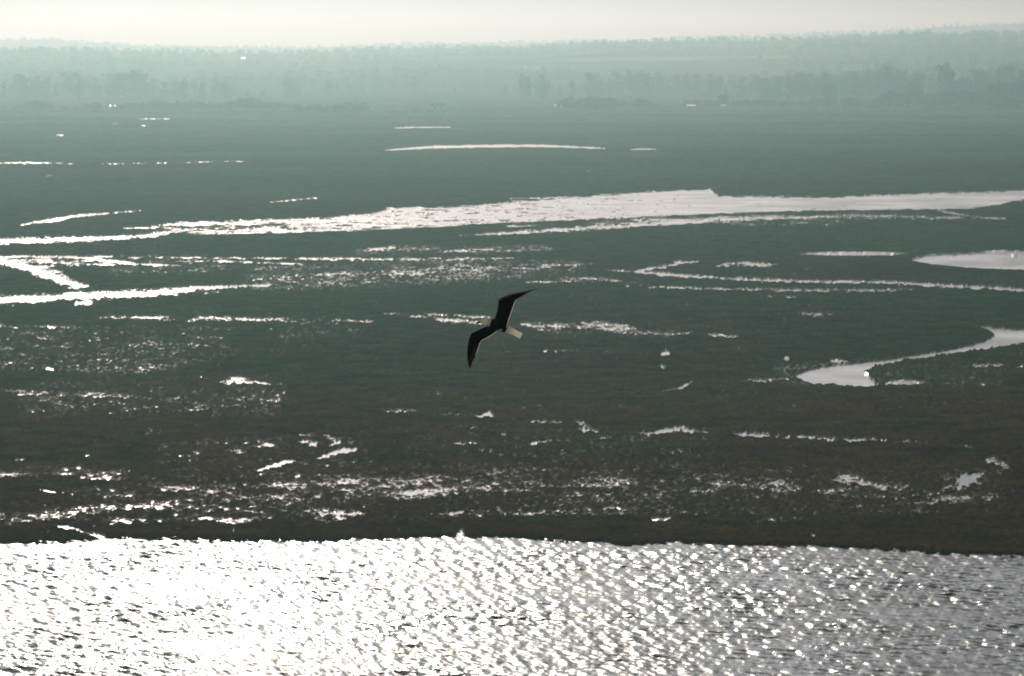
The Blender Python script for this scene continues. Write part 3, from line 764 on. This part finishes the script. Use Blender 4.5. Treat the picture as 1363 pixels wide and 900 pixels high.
# ------------------------------------------------------------------ the gull
def build_gull():
    D = 41.0
    K = D / FPX / 6.92                                             # metres per unit of the sketch below
    bx, by = 600 + 430 / 6.92, 370 + 435 / 6.92
    loc = Vector(at_dist(bx, by, D))
    def P(cx, cy, depth=0.0): return Vector(((cx - 430) * K, depth, -(cy - 435) * K))
    V, F = [], []
    # torso, neck, head and tail: rings along the spine   (x, y, half width across, half depth, depth)
    spine = [(262,404,6,.008,-.004),(270,404,16,.020,-.004),(287,401,25,.030,-.004),(310,400,28,.034,-.004),(335,404,30,.038,0),(362,410,38,.048,0),(400,421,50,.062,0),
             (440,433,54,.066,0),(480,449,50,.060,0),(515,466,42,.046,0),(548,484,33,.028,.004),(580,500,29,.015,.006),(608,515,28,.009,.008),(632,527,31,.006,.010),(646,534,32,.005,.010),(652,537,24,.004,.010)]
    n = 16; rings = []
    for i, (x, y, w, dpt, yy) in enumerate(spine):
        a = spine[max(i - 1, 0)]; b = spine[min(i + 1, len(spine) - 1)]
        t = Vector((b[0] - a[0], b[1] - a[1])).normalized(); nrm = Vector((-t.y, t.x))
        ring = []
        for k in range(n):
            c, s = math.cos(2 * math.pi * k / n), math.sin(2 * math.pi * k / n)
            sc = 1.0
            if i == len(spine) - 1: sc = 1 - .12 * (k % 2)
            ring.append(len(V)); V.append(P(x + nrm.x * w * c * sc, y + nrm.y * w * c * sc, yy + dpt * s))
        rings.append(ring)
    for a, b in zip(rings[:-1], rings[1:]):
        for k in range(n): F.append((a[k], a[(k + 1) % n], b[(k + 1) % n], b[k]))
    F.append(tuple(rings[0][::-1])); F.append(tuple(rings[-1]))
    up = [((392,400),(515,455),0),((412,350),(528,425),-.020),((427,300),(545,370),-.035),((436,245),(567,305),-.045),((439,208),(592,235),-.05),((446,188),(606,208),-.05),
          ((490,166),(622,190),-.045),((560,140),(655,170),-.03),((640,124),(705,146),-.005),((730,108),(758,120),.03),((803,96),(808,100),.06)]
    lo = [((352,440),(478,470),0),((315,452),(440,488),-.015),((262,475),(370,537),-.03),((215,496),(312,568),-.04),((186,514),(284,588),-.045),((170,550),(268,622),-.045),
          ((157,600),(256,662),-.04),((149,670),(238,712),-.03),((148,740),(216,752),-.01),((155,795),(196,795),.01),((172,838),(180,842),.03)]
    def cr(p, t):
        i = int(min(t, len(p) - 1.0001)); f = t - i
        q = [p[max(i - 1, 0)], p[i], p[i + 1], p[min(i + 2, len(p) - 1)]]
        return [.5 * (2 * b + (c - a) * f + (2 * a - 5 * b + 4 * c - d) * f * f + (3 * b - a - 3 * c + d) * f ** 3) for a, b, c, d in zip(*q)]
    trail = {}
    for key, sec in (('up', up), ('lo', lo)):
        flat = [(a[0], a[1], b[0], b[1], z) for a, b, z in sec]
        N, M = 44, 9; rs = []; edge = []
        for i in range(N + 1):
            lx, ly, tx, ty, z = cr(flat, i / N * (len(flat) - 1))
            chord = math.hypot(tx - lx, ty - ly) * K
            tipf = i / N
            notch = 0.0
            if tipf > .55: notch = .05 * (i % 3 == 0)                 # primaries, slightly stepped
            elif i % 2: notch = .02
            tx, ty = tx + (lx - tx) * notch, ty + (ly - ty) * notch
            edge.append((tx, ty))
            th = max(.006, .13 * chord * (1 - .55 * tipf))
            ring = []
            ts = [j / (M - 1) for j in range(M)]
            for f in ts:                                              # back of the wing (towards the camera)
                prof = 2.0 * math.sqrt(f) * (1 - f) ** .8 + .12
                camber = -.10 * chord * math.sin(math.pi * min(1, f * 1.1)) 
                lead = .10 * chord * max(0, .25 - f) * 4 * (1 if tipf > .4 else .5)
                ring.append(len(V)); V.append(P(lx + (tx - lx) * f, ly + (ty - ly) * f, z + camber + lead - th * .5 * prof))
            for f in ts[::-1]:
                prof = 2.0 * math.sqrt(f) * (1 - f) ** .8 + .12
                camber = -.10 * chord * math.sin(math.pi * min(1, f * 1.1))
                lead = .10 * chord * max(0, .25 - f) * 4 * (1 if tipf > .4 else .5)
                ring.append(len(V)); V.append(P(lx + (tx - lx) * f, ly + (ty - ly) * f, z + camber + lead + th * .5 * prof))
            rs.append(ring)
        n2 = len(rs[0])
        for a, b in zip(rs[:-1], rs[1:]):
            for k in range(n2): F.append((a[k], a[(k + 1) % n2], b[(k + 1) % n2], b[k]))
        F.append(tuple(rs[0][::-1])); F.append(tuple(rs[-1]))
        trail[key] = edge
    raw = mesh_obj('gull', V, F)
    bpy.context.view_layer.update()
    import bmesh
    bm = bmesh.new(); bm.from_mesh(raw.data); bmesh.ops.recalc_face_normals(bm, faces=bm.faces); bm.to_mesh(raw.data); bm.free()
    md = raw.modifiers.new('m', 'REMESH'); md.mode = 'VOXEL'; md.voxel_size = .0036
    sm = raw.modifiers.new('s', 'SMOOTH'); sm.factor = .4; sm.iterations = 2
    dg = bpy.context.evaluated_depsgraph_get()
    me = bpy.data.meshes.new_from_object(raw.evaluated_get(dg)); me.name = 'gull'
    old = raw.data; raw.modifiers.clear(); raw.data = me; bpy.data.meshes.remove(old)
    for m in (feather('slate_black_plumage', (.020, .013, .011), None), feather('white_plumage', (.82, .78, .72), (.96, .92, .82)),
              feather('brown_primaries', (.022, .013, .010), (.20, .075, .05)), feather('pale_sunlit_leading_edge', (.42, .29, .25), (.6, .38, .31))):
        me.materials.append(m)
    nf = len(me.polygons)
    cen = np.zeros(nf * 3); me.polygons.foreach_get('center', cen); cen = cen.reshape(-1, 3)
    cx = cen[:, 0] / K + 430; cy = 435 - cen[:, 2] / K
    idx = np.zeros(nf, np.int32)
    white = (cx < 372 - .35 * (cy - 400)) & (cy > 350) & (cy < 447) & (cx + .35 * cy < 515)
    white |= (cx + .6 * (cy - 440) > 533) & (cx > 470) & (cy > 425) & (cy < 590)
    idx[white] = 1
    def near_line(pts, lim):
        d = np.full(nf, 1e9)
        for (x0, y0), (x1, y1) in zip(pts[:-1], pts[1:]):
            L2 = (x1 - x0) ** 2 + (y1 - y0) ** 2 + 1e-6
            t = np.clip(((cx - x0) * (x1 - x0) + (cy - y0) * (y1 - y0)) / L2, 0, 1)
            d = np.minimum(d, np.hypot(cx - x0 - t * (x1 - x0), cy - y0 - t * (y1 - y0)))
        return d < lim
    for key in ('up', 'lo'):
        e = trail[key]; N = len(e)
        hand = near_line(e[int(N * .55):], 44 if key == 'lo' else 16); idx[hand & (idx == 0)] = 2
        idx[near_line(e[2:int(N * (.55 if key == 'up' else .72))], 10)] = 1
    lead_up = [(446,188),(490,166),(560,140),(640,122),(730,107),(803,96)]  # pale leading feathers of the upper wing, with the pinkish sunlit rim painted in
    idx[near_line(lead_up, 19)] = 3
    me.polygons.foreach_set('material_index', idx)
    me.polygons.foreach_set('use_smooth', [True] * nf)
    me.update()
    raw.location = loc
    tag(raw, 'dark backed gull gliding over the marsh with wings spread and white head and tail', 'gull')
    # bill
    bv, bf = [], []
    pts = [(272,404,10),(252,408,9),(238,414,7.5),(230,420,4),(228,425,1.2)]
    m = 10
    for x, y, r_ in pts:
        for k in range(m):
            c, s = math.cos(6.2832 * k / m), math.sin(6.2832 * k / m)
            bv.append(P(x + .25 * r_ * c, y + r_ * c, -.004 + r_ * K * .7 * s))
    for i in range(len(pts) - 1):
        for k in range(m): bf.append((i * m + k, i * m + (k + 1) % m, (i + 1) * m + (k + 1) % m, (i + 1) * m + k))
    bf.append(tuple(range(m))[::-1]); bf.append(tuple((len(pts) - 1) * m + k for k in range(m)))
    mesh_obj('bill', bv, bf, simple('bill', (.42, .22, .08), .45, .4, vary=.2, scale=40), raw, True)
    eye_m = simple('eye', (.02, .018, .015), .2, .5)
    for s in (-1, 1):
        ev, ef = [], []
        c = P(288, 393, -.004 + s * .0315); rr = .0052
        for a in range(7):
            for k in range(10):
                ph = math.pi * a / 6; th = 6.2832 * k / 10
                ev.append(c + Vector((math.sin(ph) * math.cos(th), math.cos(ph), math.sin(ph) * math.sin(th))) * rr)
        for a in range(6):
            for k in range(10): ef.append((a * 10 + k, a * 10 + (k + 1) % 10, (a + 1) * 10 + (k + 1) % 10, (a + 1) * 10 + k))
        mesh_obj('eye', ev, ef, eye_m, raw, True)
build_gull()

# ------------------------------------------------------------------ air
def build_haze():
    x, y0, y1, z0, z1 = 5400, -160, 9800, -2.4, 122
    V = [(-x, y0, z0), (x, y0, z0), (x, y1, z0), (-x, y1, z0), (-x, y0, z1), (x, y0, z1), (x, y1, z1), (-x, y1, z1)]
    F = [(0, 3, 2, 1), (4, 5, 6, 7), (0, 1, 5, 4), (1, 2, 6, 5), (2, 3, 7, 6), (3, 0, 4, 7)]
    m = bpy.data.materials.new('haze'); m.use_nodes = True
    nt = m.node_tree; nt.nodes.clear()
    out = nt.nodes.new('ShaderNodeOutputMaterial'); pv = nt.nodes.new('ShaderNodeVolumePrincipled')
    pv.inputs['Color'].default_value = (.55, .915, .925, 1)
    pv.inputs['Absorption Color'].default_value = (1, 1, 1, 1)
    pv.inputs['Density'].default_value = 2.75e-4
    pv.inputs['Anisotropy'].default_value = .81
    nt.links.new(pv.outputs[0], out.inputs['Volume'])
    o = mesh_obj('haze', V, F, m)
    tag(o, 'pale blue green haze lying over the whole marsh', 'haze', kind='stuff')
build_haze()

# ------------------------------------------------------------------ light, sky, camera
S = Vector((math.sin(SUN_AZ) * math.cos(SUN_EL), math.cos(SUN_AZ) * math.cos(SUN_EL), math.sin(SUN_EL)))
sun = bpy.data.lights.new('sun', 'SUN'); sun.energy = 2.15; sun.angle = R(.53); sun.color = (1, .92, .78)
so = link(bpy.data.objects.new('sun', sun)); so.rotation_euler = S.to_track_quat('Z', 'Y').to_euler(); so.location = (0, 0, 400)

wd = bpy.data.worlds.new('World'); scene.world = wd; wd.use_nodes = True
nt = wd.node_tree; bg = nt.nodes['Background']
sky = nt.nodes.new('ShaderNodeTexSky'); sky.sky_type = 'NISHITA'; sky.sun_disc = False
sky.sun_elevation = SUN_EL; sky.sun_rotation = SUN_AZ; sky.altitude = 0
sky.air_density = .22; sky.dust_density = 4.2; sky.ozone_density = 2.6
nt.links.new(sky.outputs[0], bg.inputs['Color']); bg.inputs['Strength'].default_value = .05

cam = bpy.data.cameras.new('camera'); co = link(bpy.data.objects.new('camera', cam))
cam.sensor_width = 36; cam.lens = FPX / 1363 * 36; cam.clip_start = .5; cam.clip_end = 30000
cam.dof.use_dof = True; cam.dof.focus_distance = 41.5; cam.dof.aperture_fstop = 6
co.location = (0, 0, CAM_H); co.rotation_euler = (R(90) - PITCH, 0, 0)
scene.camera = co

scene.view_settings.view_transform = 'Standard'; scene.view_settings.look = 'None'
scene.view_settings.exposure = -.7; scene.view_settings.gamma = 1
cy = scene.cycles
cy.max_bounces = 6; cy.diffuse_bounces = 3; cy.glossy_bounces = 2; cy.transmission_bounces = 3; cy.volume_bounces = 0; cy.transparent_max_bounces = 4
cy.use_denoising = True; cy.denoising_input_passes = 'RGB_ALBEDO_NORMAL'
cy.sample_clamp_indirect = 6
